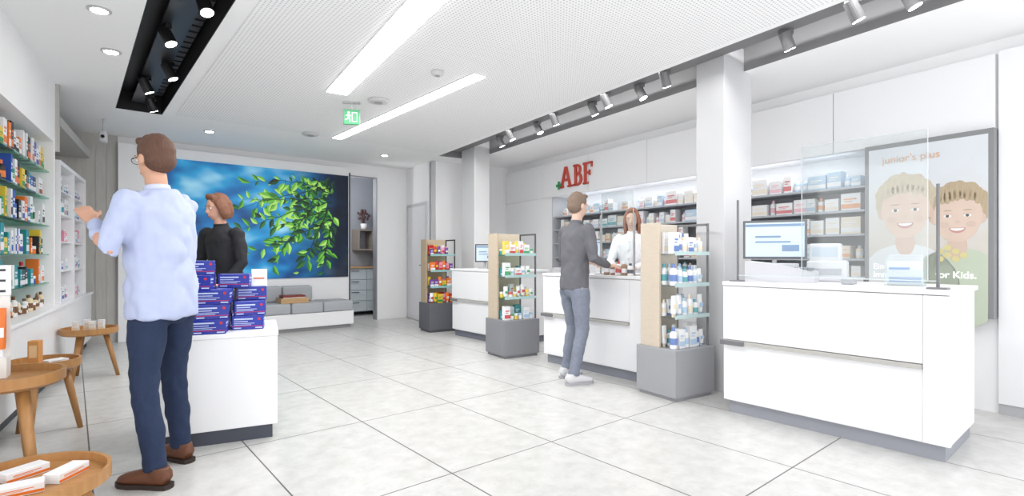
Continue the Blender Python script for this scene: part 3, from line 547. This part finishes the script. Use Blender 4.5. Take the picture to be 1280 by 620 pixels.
# ------------------------------------------------------------ wooden tray tables
def traytable(loc,r,h,rot,label):
    t=thing('tray_table',label,'table',loc,rot,'round wooden tray tables')
    mb=MB(); mb.lathe([(r*.9,h-.03),(r,h-.015),(r,h+.035),(r-.015,h+.035),(r-.018,h),(0,h)],40); obj('tray',mb,ORWOOD,t)
    for k in range(3):
        a=2*PI*k/3+.4; mb=MB(); mb.cyl((r*.98*math.cos(a),r*.98*math.sin(a),0),(r*.55*math.cos(a),r*.55*math.sin(a),h-.025),.016,.026,n=12); obj('leg',mb,ORWOOD,t,True)
    return t
traytable((-4.13,5.12,0),.23,.46,.2,'small round wooden tray table further back against left cabinets')
traytable((-3.13,3.5,0),.2,.47,.5,'middle round wooden tray table holding an upright wooden block')
traytable((-2.45,2.52,0),.235,.60,1.45,'tall round wooden tray table at the left edge')
traytable((-1.97,2.12,0),.28,.27,.3,'low round wooden tray table at bottom left with cartons')
def putp(kind,w,d,h,c1,c2,loc,rz,label,group=None,rx=0):
    me=product(kind,w,d,h,c1,c2); o=bpy.data.objects.new(kind,me); col.objects.link(o); o.location=loc; o.rotation_euler=(rx,0,rz); return tag(o,label,kind,group)
WH=(236,236,238); OR=(232,120,40); CR=(235,215,185)
for (x,y,rz,h,nm) in ((-.08,.08,10,.04,'left'),(.05,-.08,-20,.04,'middle'),(.10,.08,30,.04,'right')):
    putp('carton',.15,.07,h,WH,OR,(-1.97+x,2.12+y,.2705),R(rz+60),'flat white carton with orange band, %s one on the low tray table'%nm,'cartons on the low tray')
putp('carton',.14,.1,.03,(150,60,50),WH,(-2.09,2.02,.2705),R(50),'dark red booklet shaped carton lying on the low tray table')
t=thing('wooden_block','upright light wooden block standing on the middle tray table','block',(-3.13,3.44,.4705),R(20)); mb=MB(); mb.box(-.03,.03,-.03,.03,0,.17,bev=.004); obj('block',mb,mat((214,150,84),.5),t); mb=MB(); mb.box(-.02,.02,-.031,-.03,.06,.14); obj('print',mb,mat((240,200,150),.5),t)
putp('carton',.12,.08,.02,WH,(180,180,180),(-3.12,3.58,.4705),R(70),'flat white carton on the middle tray table')
t=thing('promotional_display','tall orange and white promotional display on the tall tray table at left edge','display',(-2.545,2.55,.6005),R(35))
mb=MB(); mb.box(-.07,.07,-.05,.05,0,.1,bev=.002); mb.box(-.07,.07,.035,.043,.1,.40); obj('carton_body',mb,mat((240,238,234),.5),t)
mb=MB(); mb.box(-.075,.075,.025,.034,.40,.55,bev=.002); obj('header_card',mb,WHITE,t)
mb=MB(); [mb.box(-.055,.055-.03*(k%2),.023,.025,.52-k*.026,.531-k*.026) for k in range(5)]; obj('header_print',mb,mat((60,60,64)),t)
for k in range(3):
    o=product('tube',.04,.035,.24,OR,WH); q=bpy.data.objects.new('tube',o); col.objects.link(q); q.location=Vector((-2.545,2.55,.701))+Matrix.Rotation(R(35),3,'Z')@Vector((-.044+.044*k,-.01,0)); q.rotation_euler=(0,0,R(35)); tag(q,'tall orange tube in the promotional display, %s from the left'%ORDW[k],'tube','orange tubes in the promotional display')
for j,(dx,dy) in enumerate(((-.1,0),(-.03,.05),(.05,.02),(.11,.05))):
    putp('carton',.05,.04,.1+.01*(j%2),WH,CR,(-4.13+dx,5.08+dy,.4605),R(20),'small white carton on the back tray table, %s from the left'%ORDW[j],'cartons on the back tray')
# ------------------------------------------------------------ ceiling fixtures
HOT=mat((255,253,245),.5,emit=20,var=0,name='lamp_glow')
def spot(fr,x,y,label,m,tilt,group,first=None,lamp=True):
    if first is None:
        t=thing('track_spotlight',label,'spotlight',W(fr,x,y,CZ+.02),ANG[fr]+tilt,group)
        mb=MB(); mb.box(-.02,.02,-.05,.05,.03,.064); mb.cyl((0,0,-.02),(0,0,.04),.01); obj('adapter',mb,m,t)
        mb=MB(); a=Vector((0,0,0)); d=Vector((.25,-.35,-.9)).normalized(); mb.cyl(a-d*.05,a+d*.09,.042,.045,20); obj('head',mb,m,t)
        mb=MB(); mb.cyl(a+d*.09,a+d*.093,.038,.038,20); obj('lens',mb,HOT,t)
    else: t=dup(first,W(fr,x,y,CZ+.02),ANG[fr]+tilt,label,group)
    if lamp:
        l=bpy.data.lights.new('spot_lamp','SPOT'); l.energy=16; l.spot_size=R(75); l.spot_blend=.8; l.shadow_soft_size=.03; lo=bpy.data.objects.new('spot_lamp',l); col.objects.link(lo); lo.location=W(fr,x,y,CZ-.09)
        lo.rotation_euler=(R(12),R(8),0)
    return t
f=None
for j,y in enumerate((3.95,4.7,5.6,6.2,6.95)):
    s=spot('A',.6+.06*(-1)**j,y,'black track spotlight in left black ceiling channel, %s from the near end'%ORDW[j],mat((22,22,24),.4),R(-10+25*j),'spotlights in the left black channel',f); f=f or s
f=None; GH=mat(haze_over((60,60,62),.35),.5)
for j,y in enumerate((1.47,1.75,2.27,3.38,3.79,4.19,4.51,5.1,5.58,6.1,6.53)):
    s=spot('R',3.9+.05*(-1)**j,y,'grey track spotlight in right ceiling channel, %s from the near end'%ORDW[j],GH,R(20*(j%4)),'spotlights in the right channel',f,lamp=j%2==0); f=f or s
for fr,x,y0,y1,m,lb in(('A',.6,1.6,7.3,mat((30,30,32),.4),'black rail in the left ceiling channel carrying spotlights'),('R',3.9,1.0,7.9,GH,'grey rail in the right ceiling channel carrying spotlights')):
    mb=MB(); mb.box(x-.09,x+.09,y0,y1,CZ+.085,CZ+.12); o=obj('track_rail',mb,m); o.rotation_euler=(0,0,ANG[fr]); tag(o,lb,'track rail')
mb=MB()
for k in range(40): mb.box(.72,.79,1.6+k*.14,1.7+k*.14,CZ+.17,CZ+.2)
o=obj('air_grille',mb,mat((60,60,62),.4)); o.rotation_euler=(0,0,AA); tag(o,'slotted dark air grille along the left black channel','grille')
def downl(px,py,label,r=.05):
    Y=FPX*(CZ-CH)/(HZ-py); X=(px-640)*Y/FPX
    t=thing('downlight',label,'downlight',(X,Y,CZ),0,'recessed ceiling downlights'); mb=MB(); mb.lathe([(r+.02,0),(r+.02,-.006),(r,-.01),(r-.004,-.002)],24); obj('ring',mb,mat((190,190,192),.4),t); mb=MB(); mb.cyl((0,0,-.012),(0,0,-.0025),r-.003,n=24); obj('lens',mb,HOT,t)
downl(124,12,'round downlight in plain ceiling left of black channel, nearest the camera'); downl(139,64,'round downlight in plain ceiling left of black channel, further back')
downl(262,164,'bright round downlight in ceiling above the leaf mural'); downl(481,194,'bright round downlight in ceiling before the far doorway'); 
def disc_fix(px,py,r,h,label,nm,cat):
    Y=FPX*(CZ-CH)/(HZ-py); X=(px-640)*Y/FPX; t=thing(nm,label,cat,(X,Y,CZ-.007),0); mb=MB(); mb.lathe([(r,0),(r,-h*.6),(r*.8,-h),(0,-h)],24); obj('housing',mb,mat((206,206,207),.5),t,True); mb=MB(); mb.lathe([(r*.4,-h),(r*.4,-h-.006),(0,-h-.006)],16); obj('cap',mb,mat((160,160,160)),t)
disc_fix(547,88,.055,.04,'small white smoke detector between the two ceiling light strips','smoke_detector','smoke detector'); disc_fix(473,124,.11,.03,'round ceiling fixture just right of the exit sign','ceiling_speaker','ceiling speaker'); disc_fix(388,166,.11,.03,'round ceiling fixture above the mural branches','ceiling_speaker','ceiling speaker')
t=thing('exit_sign','green hanging exit sign with running figure below perforated ceiling','exit sign',(-1.72,5.62,2.6),R(12))
mb=MB(); mb.box(-.085,.085,-.012,.012,0,.16,bev=.003); obj('panel',mb,mat((24,140,84),.4,emit=.1),t); mb=MB(); mb.cyl((0,0,.16),(0,0,.25),.008); mb.box(-.09,.09,-.02,.02,.225,.243); obj('bracket',mb,mat((190,190,192)),t)
mb=MB(); mb.box(.005,.06,-.0135,-.012,.03,.035); mb.box(.005,.06,-.0135,-.012,.125,.13); mb.box(.055,.06,-.0135,-.012,.03,.13); mb.box(.005,.01,-.0135,-.012,.03,.13); mb.ball((-.03,-.013,.125),(.011,.001,.011),n=10); 
for a_,b_,r_ in(((-.03,.11),(-.028,.075),.012),((-.028,.075),(-.048,.055),.008),((-.048,.055),(-.068,.045),.006),((-.028,.075),(-.015,.045),.008),((-.015,.045),(-.02,.02),.006),((-.03,.105),(-.006,.09),.005),((-.03,.105),(-.058,.09),.005)): mb.cyl((a_[0],-.0125,a_[1]),(b_[0],-.0125,b_[1]),r_*.8,n=6)
obj('pictogram',mb,mat((250,250,250),.4,emit=.3),t)
t=thing('security_camera','small white security camera on the ceiling in the far left corner','security camera',(-4.95,6.35,2.62),R(30)); mb=MB(); mb.cyl((0,0,.08),(0,0,.23),.012); mb.box(-.035,.035,-.06,.05,-.05,.08,bev=.012); obj('housing',mb,mat((215,215,218)),t,True); mb=MB(); mb.cyl((0,-.066,.01),(0,-.058,.01),.02); obj('lens',mb,BLACK,t)
# ------------------------------------------------------------ people
def remesh(mb,vox,it=3,fold=0,fs=9):
    me=mb.mesh('rm'); o=bpy.data.objects.new('rm',me); col.objects.link(o)
    m=o.modifiers.new('r','REMESH'); m.mode='VOXEL'; m.voxel_size=vox
    s=o.modifiers.new('s','SMOOTH'); s.factor=.5; s.iterations=it
    r=evalmesh(o); bpy.data.objects.remove(o)
    if fold:
        ns=[v.normal.copy() for v in r.vertices]
        for v,n in zip(r.vertices,ns):
            q=Vector((v.co.x*fs,v.co.y*fs,v.co.z*fs*.8)); v.co+=n*fold*(abs(noise.noise(q))*2-.5+.5*noise.noise(q*2.3))
    return r
def person(label,loc,F,H,pose,cl,hairstyle):
    V=Vector; S=H/1.8
    ln=V(pose.get('lean',(0,0,0)))
    def up(z,x=0,y=0):  # torso point following the lean
        t_=max(0,(z-.95))/.55; return V((x+ln.x*t_,y+ln.y*t_,z))
    sh={s:up(1.45,s*.175) for s in(-1,1)}; arm=pose['arms']; leg=pose['legs']
    HM=Matrix.Translation(up(1.60,0,.0))@Matrix.Rotation(pose.get('yaw',0),4,'Z')@Matrix.Rotation(pose.get('pitch',0),4,'X')@Matrix.Translation((0,0,-1.60))
    slim=cl.get('slim',1)
    b=MB()
    b.loft([(up(.86),.14*slim,.1),(up(.95),.15*slim,.105),(up(1.08),.13*slim,.09),(up(1.25),.15*slim,.1),(up(1.38),.165*slim,.1),(up(1.46),.13*slim,.08),(up(1.50),.06,.055)])
    b.loft([(up(1.45,0,-.01),.06,.06),(up(1.52),.052,.054),(up(1.6,0,.005),.05,.054)])
    b.ball((0,-.002,1.70),(.076,.095,.10),M=HM); b.loft([((0,.01,1.69),.07,.075),((0,.025,1.64),.062,.07),((0,.035,1.60),.048,.056),((0,.042,1.572),.028,.034)],M=HM)
    b.loft([((0,.082,1.695),.009,.01),((0,.098,1.665),.012,.012),((0,.108,1.647),.017,.012),((0,.096,1.637),.012,.008)],M=HM,n=10)
    for s in(-1,1):
        b.ball((s*.077,-.005,1.665),(.012,.022,.032),M=HM,n=10); b.ball((s*.032,.083,1.697),(.024,.012,.008),M=HM,n=10)
    b.ball((0,.09,1.612),(.024,.01,.009),M=HM,n=10)
    for s in(-1,1):
        e,w,hd,pn=[V(x) for x in arm[s]]
        b.loft([(sh[s],.045,.048),(sh[s].lerp(e,.5),.043,.045),(e,.036,.037),(e.lerp(w,.35),.037,.036),(w,.024,.026)],side=(0,1,.1))
        hd.normalize(); pn=(pn-hd*pn.dot(hd)).normalized(); sv=hd.cross(pn)
        b.loft([(w-hd*.02,.025,.02),(w+hd*.02,.032,.018),(w+hd*.06,.04,.016),(w+hd*.095,.038,.013)],side=sv)
        for k,(o_,l_) in enumerate(((-.030,.070),(-.010,.080),(.010,.075),(.029,.058))):
            p=w+hd*.088+sv*o_; d=hd.copy(); pts=[(p,.009,.009)]
            for j,fr_ in enumerate((.45,.32,.23)):
                d=(d+pn*(.22+.18*j)).normalized(); p=p+d*l_*fr_*1.02; pts.append((p.copy(),.0085-.001*j,.0085-.001*j))
            b.loft(pts,side=sv,n=8)
        ts=-1
        p=w+hd*.03+sv*ts*.025; b.loft([(p,.013,.012),(p+sv*ts*.028+hd*.03+pn*.01,.011,.010),(p+sv*ts*.038+hd*.062+pn*.02,.009,.008)],side=pn,n=8)
    for s in(-1,1):
        k_,a_,ft=[V(x) for x in leg[s]]
        h_=V((s*.085,0,.90)); b.loft([(h_,.075,.08),(h_.lerp(k_,.5),.065,.068),(k_,.048,.052),(k_.lerp(a_,.35),.046,.052),(a_,.032,.036)])
        ft.z=0; ft.normalize(); b.loft([(a_+V((0,0,.02)),.034,.036),(a_-V((0,0,.03)),.034,.036)]); b.loft([(V((a_.x,a_.y,.045))-ft*.04,.03,.03),(V((a_.x,a_.y,.045))+ft*.1,.038,.022)],side=(0,0,1))
    me=remesh(b,.0075,2)
    SM=Matrix.Scale(S,4); me.transform(SM)
    root=obj('person',me,mat(cl['skin'],.55,name='skin'),None,True); tag(root,label,'person')
    root.location=(loc[0],loc[1],0); F=V((F[0],F[1])).normalized(); root.rotation_euler=(0,0,math.atan2(-F.x,F.y))
    # top
    b=MB(); hem=cl.get('hem',.86); fat=cl.get('fat',.022)
    rings=[(hem,.165,.125),(max(hem+.03,.95),.163,.125),(1.08,.155,.118),(1.25,.168,.125),(1.38,.178,.122),(1.455,.145,.095),(1.505,.07,.068)]
    if hem<.8: rings=[(hem,.2,.16),(.8,.185,.145)]+rings[1:]
    b.loft([(up(z),(rx-.02)*slim+fat,ry-.02+fat) for z,rx,ry in rings],n=20)
    for s in(-1,1):
        e,w,_,_=[V(x) for x in arm[s]]
        b.ball(sh[s]-V((s*.012,0,.012)),(.062*slim+.005,.068,.062),n=12)
        b.loft([(sh[s],.058,.06),(sh[s].lerp(e,.5),.056,.058),(e,.05,.052),(e.lerp(w,.5),.045,.046),(w.lerp(e,.04),.034,.035)],side=(0,1,.1))
    me=remesh(b,.011,2,cl.get('fold',.009)); me.transform(SM)
    top=obj(cl['topname'],me,mat(cl['top'],.8,var=.05,bump=.1,scale=30),root,True)
    b=MB(); b.lathe([(.062,0),(.066,.0),(.06,.035),(.054,.035)],20,M=Matrix.Translation(up(1.498,0,-.003))@Matrix.Rotation(R(-8),4,'X')); me=b.mesh(); me.transform(SM); obj('collar',me,mat(cl.get('collar',cl['top']),.8),root,True)
    if cl.get('buttons'):
        b=MB(); [b.ball(up(z,0,.138),(.007,.004,.007),n=8) for z in(1.4,1.3,1.2,1.1,1.0)]; me=b.mesh(); me.transform(SM); obj('button',me,mat((200,200,205)),top)
    # trousers
    b=MB(); b.loft([(up(1.0),.15*slim,.112),(V((0,0,.93)),.165*slim,.122),(V((0,0,.86)),.16*slim,.12),(V((0,0,.80)),.1,.09)],n=20)
    for s in(-1,1):
        k_,a_,ft=[V(x) for x in leg[s]]; h_=V((s*.082,0,.88))
        a2=a_.lerp(k_,.02)
        b.loft([(h_,.085,.1),(h_.lerp(k_,.35),.083,.09),(k_.lerp(h_,.15),.066,.07),(k_,.062,.066),(k_.lerp(a_,.35),.058,.064),(k_.lerp(a_,.8),.05,.055),(a2-V((0,0,.015)),.052,.058)],n=16)
    me=remesh(b,.011,2,.007,11); me.transform(SM); obj('trousers',me,mat(cl['trousers'],.85,var=.15,bump=.15,scale=40),root,True)
    # shoes
    for s in(-1,1):
        k_,a_,ft=[V(x) for x in leg[s]]; ft.z=0; ft.normalize(); g=V((a_.x,a_.y,0)); lr=Matrix.Rotation(math.atan2(-ft.x,ft.y),4,'Z'); MM=SM@Matrix.Translation(g)@lr
        b=MB(); b.loft([((0,-.075,.045),.018,.02),((0,-.065,.055),.034,.045),((0,-.01,.058),.037,.052),((0,.06,.052),.041,.042),((0,.12,.043),.046,.032),((0,.17,.036),.042,.026),((0,.205,.03),.022,.016)],n=16); b.loft([((0,-.02,.06),.042,.048),((0,-.02,.105),.042,.046)],n=16)
        me=remesh(b,.008,2)
        for v in me.vertices: v.co.z=max(v.co.z,.016)
        me.transform(MM); sh_=obj('shoe',me,mat(cl['shoe'],.5,var=.08),root,True)
        b=MB(); pts=[]
        for yy,ww in((-.085,.012),(-.075,.032),(-.03,.038),(.05,.038),(.12,.05),(.175,.046),(.21,.024),(.218,.008)): pts.append((ww,yy))
        b.prism(pts+[(-x,y) for x,y in reversed(pts)],.0,.024); me=b.mesh(); me.transform(MM); obj('sole',me,mat(cl['sole'],.6),sh_)
        b=MB(); [b.box(-.02,.02,.045+.02*j,.051+.02*j,.09-.009*j,.096-.009*j,bev=.002) for j in range(4)]; me=b.mesh(); me.transform(MM); obj('laces',me,mat(cl.get('lace',cl['sole']),.7),sh_)
    # hair
    b=MB(); b.ball((0,-.016,1.718),(.085,.098,.098),M=HM,n=24); b.ball((0,-.04,1.67),(.08,.07,.075),M=HM,n=20)
    b.loft([((-.05,.05,1.775),.02,.02),((0,.068,1.79),.025,.024),((.05,.05,1.775),.02,.02)],side=(0,0,1),M=HM)
    if hairstyle=='long':
        for s in(-1,1): b.loft([((s*.06,.01,1.74),.025,.045),((s*.082,.0,1.67),.022,.05),((s*.085,-.01,1.58),.026,.05),((s*.075,-.005,1.50),.02,.035)],side=(1,0,0),M=HM)
        b.loft([((0,-.05,1.7),.08,.06),((0,-.07,1.6),.082,.05),((0,-.065,1.5),.07,.03)],M=HM)
    elif hairstyle=='bob':
        for s in(-1,1): b.loft([((s*.06,.02,1.75),.03,.045),((s*.088,.0,1.68),.024,.052),((s*.09,-.015,1.61),.024,.045),((s*.08,-.02,1.57),.014,.03)],side=(1,0,0),M=HM)
        b.loft([((0,-.06,1.72),.09,.06),((0,-.07,1.63),.09,.055),((0,-.06,1.57),.07,.035)],M=HM)
    me=remesh(b,.008,1,.0025,22); me.transform(SM); obj('hair',me,mat(cl['hair'],.7,var=.25,bump=.4,scale=40,stretch=(3,3,.6)),root,True)
    for s in(-1,1):
        b=MB(); b.ball((s*.032,.084,1.681),(.013,.009,.008),M=HM,n=12); me=b.mesh(); me.transform(SM); ey=obj('eye',me,mat((240,238,235),.3),root,True)
        b=MB(); b.ball((s*.032,.0915,1.681),(.0055,.003,.0055),M=HM,n=10); me=b.mesh(); me.transform(SM); obj('iris',me,mat((60,45,38),.2),ey,True)
        b=MB(); b.loft([((s*.016,.094,1.703),.003,.003),((s*.032,.0955,1.707),.004,.003),((s*.05,.086,1.703),.003,.002)],M=HM,n=8); me=b.mesh(); me.transform(SM); obj('eyebrow',me,mat(cl['hair'],.7),root)
    b=MB(); b.loft([((-.026,.087,1.615),.002,.002),((-.01,.098,1.611),.005,.005),((.01,.098,1.611),.005,.005),((.026,.087,1.615),.002,.002)],side=(0,0,1),M=HM,n=10); me=b.mesh(); me.transform(SM); obj('mouth',me,mat(cl.get('lips',(176,96,88)),.5),root,True)
    if cl.get('glasses'):
        b=MB()
        for s in(-1,1):
            pr=None
            for j in range(17):
                q=HM@V((s*.034+.024*math.cos(j*PI/8),.103,1.68+.018*math.sin(j*PI/8)))
                if pr is not None: b.cyl(pr,q,.0016,n=6)
                pr=q
            b.cyl(HM@V((s*.058,.103,1.685)),HM@V((s*.08,.0,1.683)),.0016,n=6)
        b.cyl(HM@V((-.01,.103,1.685)),HM@V((.01,.103,1.685)),.0016,n=6); me=b.mesh(); me.transform(SM); obj('glasses',me,BLACK,root)
    return root
SK=(212,162,136)
person('man in pale blue shirt and jeans reaching toward the left shelves',(-1.93,2.90),(-.97,.24),1.86,
 dict(lean=(0,.04,0),yaw=R(-8),pitch=R(-6),arms={-1:((-.27,.04,1.18),(-.2,.22,1.33),(.1,.7,.6),(.5,.5,-.8)),1:((.27,.14,1.24),(.19,.31,1.44),(-.1,.8,.55),(-.4,.4,-1))},
      legs={-1:((-.13,-.02,.50),(-.16,-.13,.09),(-.1,1,0)),1:((.12,.06,.50),(.15,.04,.09),(.15,1,0))}),
 dict(skin=SK,top=(186,195,226),topname='shirt',trousers=(34,50,82),shoe=(108,64,40),sole=(48,34,28),lace=(60,40,30),hair=(108,74,58),hem=.83,fat=.04,fold=.014,glasses=True,collar=(208,213,236)),'short')
person('woman in black sweater standing behind the blue cartons',(-2.54,4.70),(-.25,-.97),1.74,
 dict(lean=(.04,.05,0),yaw=R(-20),pitch=R(-10),arms={-1:((-.22,.08,1.17),(-.16,.22,.98),(.2,.7,-.6),(.9,.1,.1)),1:((.27,.06,1.17),(.22,.2,.98),(-.2,.7,-.6),(-.9,.1,.1))},legs={-1:((-.1,.02,.5),(-.1,0,.09),(-.1,1,0)),1:((.1,.02,.5),(.1,0,.09),(.1,1,0))}),
 dict(skin=(212,162,140),top=(26,27,32),topname='sweater',trousers=(34,36,44),shoe=(40,38,38),sole=(25,25,25),hair=(140,92,68),hem=.84,slim=.9,fat=.024),'bob')
person('customer in dark jacket and jeans facing the middle counter',(.60,5.05),(.83,.56),1.80,
 dict(lean=(0,.03,0),pitch=R(-8),arms={-1:((-.25,.06,1.17),(-.17,.3,1.12),(.1,1,0),(.2,0,-1)),1:((.25,.02,1.17),(.2,.27,1.1),(-.1,1,0),(-.2,0,-1))},legs={-1:((-.11,.08,.5),(-.12,.0,.09),(-.1,1,0)),1:((.12,.0,.5),(.15,-.14,.09),(.15,1,0))}),
 dict(skin=haze_over(SK,.3),top=(106,106,112),topname='jacket',trousers=(136,142,158),shoe=(226,226,229),sole=(176,176,181),lace=(180,180,180),hair=(146,124,108),hem=.87,fat=.026,slim=.92,lips=(200,150,140)),'short')  # jacket, jeans and hair colours paled as if seen through haze
person('pharmacist with reddish brown hair in white coat behind the middle counter',(1.40,6.1),(-.5,-.86),1.74,
 dict(yaw=R(8),pitch=R(-10),arms={-1:((-.24,.1,1.16),(-.12,.3,1.09),(.3,1,-.1),(.2,0,-1)),1:((.24,.1,1.16),(.12,.3,1.09),(-.3,1,-.1),(-.2,0,-1))},legs={-1:((-.1,.02,.5),(-.1,0,.09),(-.1,1,0)),1:((.1,.02,.5),(.1,0,.09),(.1,1,0))}),
 dict(skin=haze_over(SK,.3),top=(238,238,241),topname='coat',trousers=(235,235,238),shoe=(240,240,240),sole=(220,220,220),hair=(176,124,102),hem=.55,slim=.92,fat=.03,buttons=True,lips=(208,130,124)),'long')
# ------------------------------------------------------------ world, camera
w=bpy.data.worlds.new('w'); sc.world=w; w.use_nodes=True; bg=w.node_tree.nodes['Background']; bg.inputs[0].default_value=(.97,.985,1,1); bg.inputs[1].default_value=1.45
cam=bpy.data.cameras.new('cam'); co=bpy.data.objects.new('cam',cam); col.objects.link(co); cam.sensor_width=36; cam.lens=FPX/1280*36; cam.shift_y=9/1280; co.location=(0,0,CH); co.rotation_euler=(PI/2,0,0); sc.camera=co; cam.clip_start=.05
sc.view_settings.view_transform='Standard'; sc.view_settings.look='None'; sc.view_settings.exposure=.55
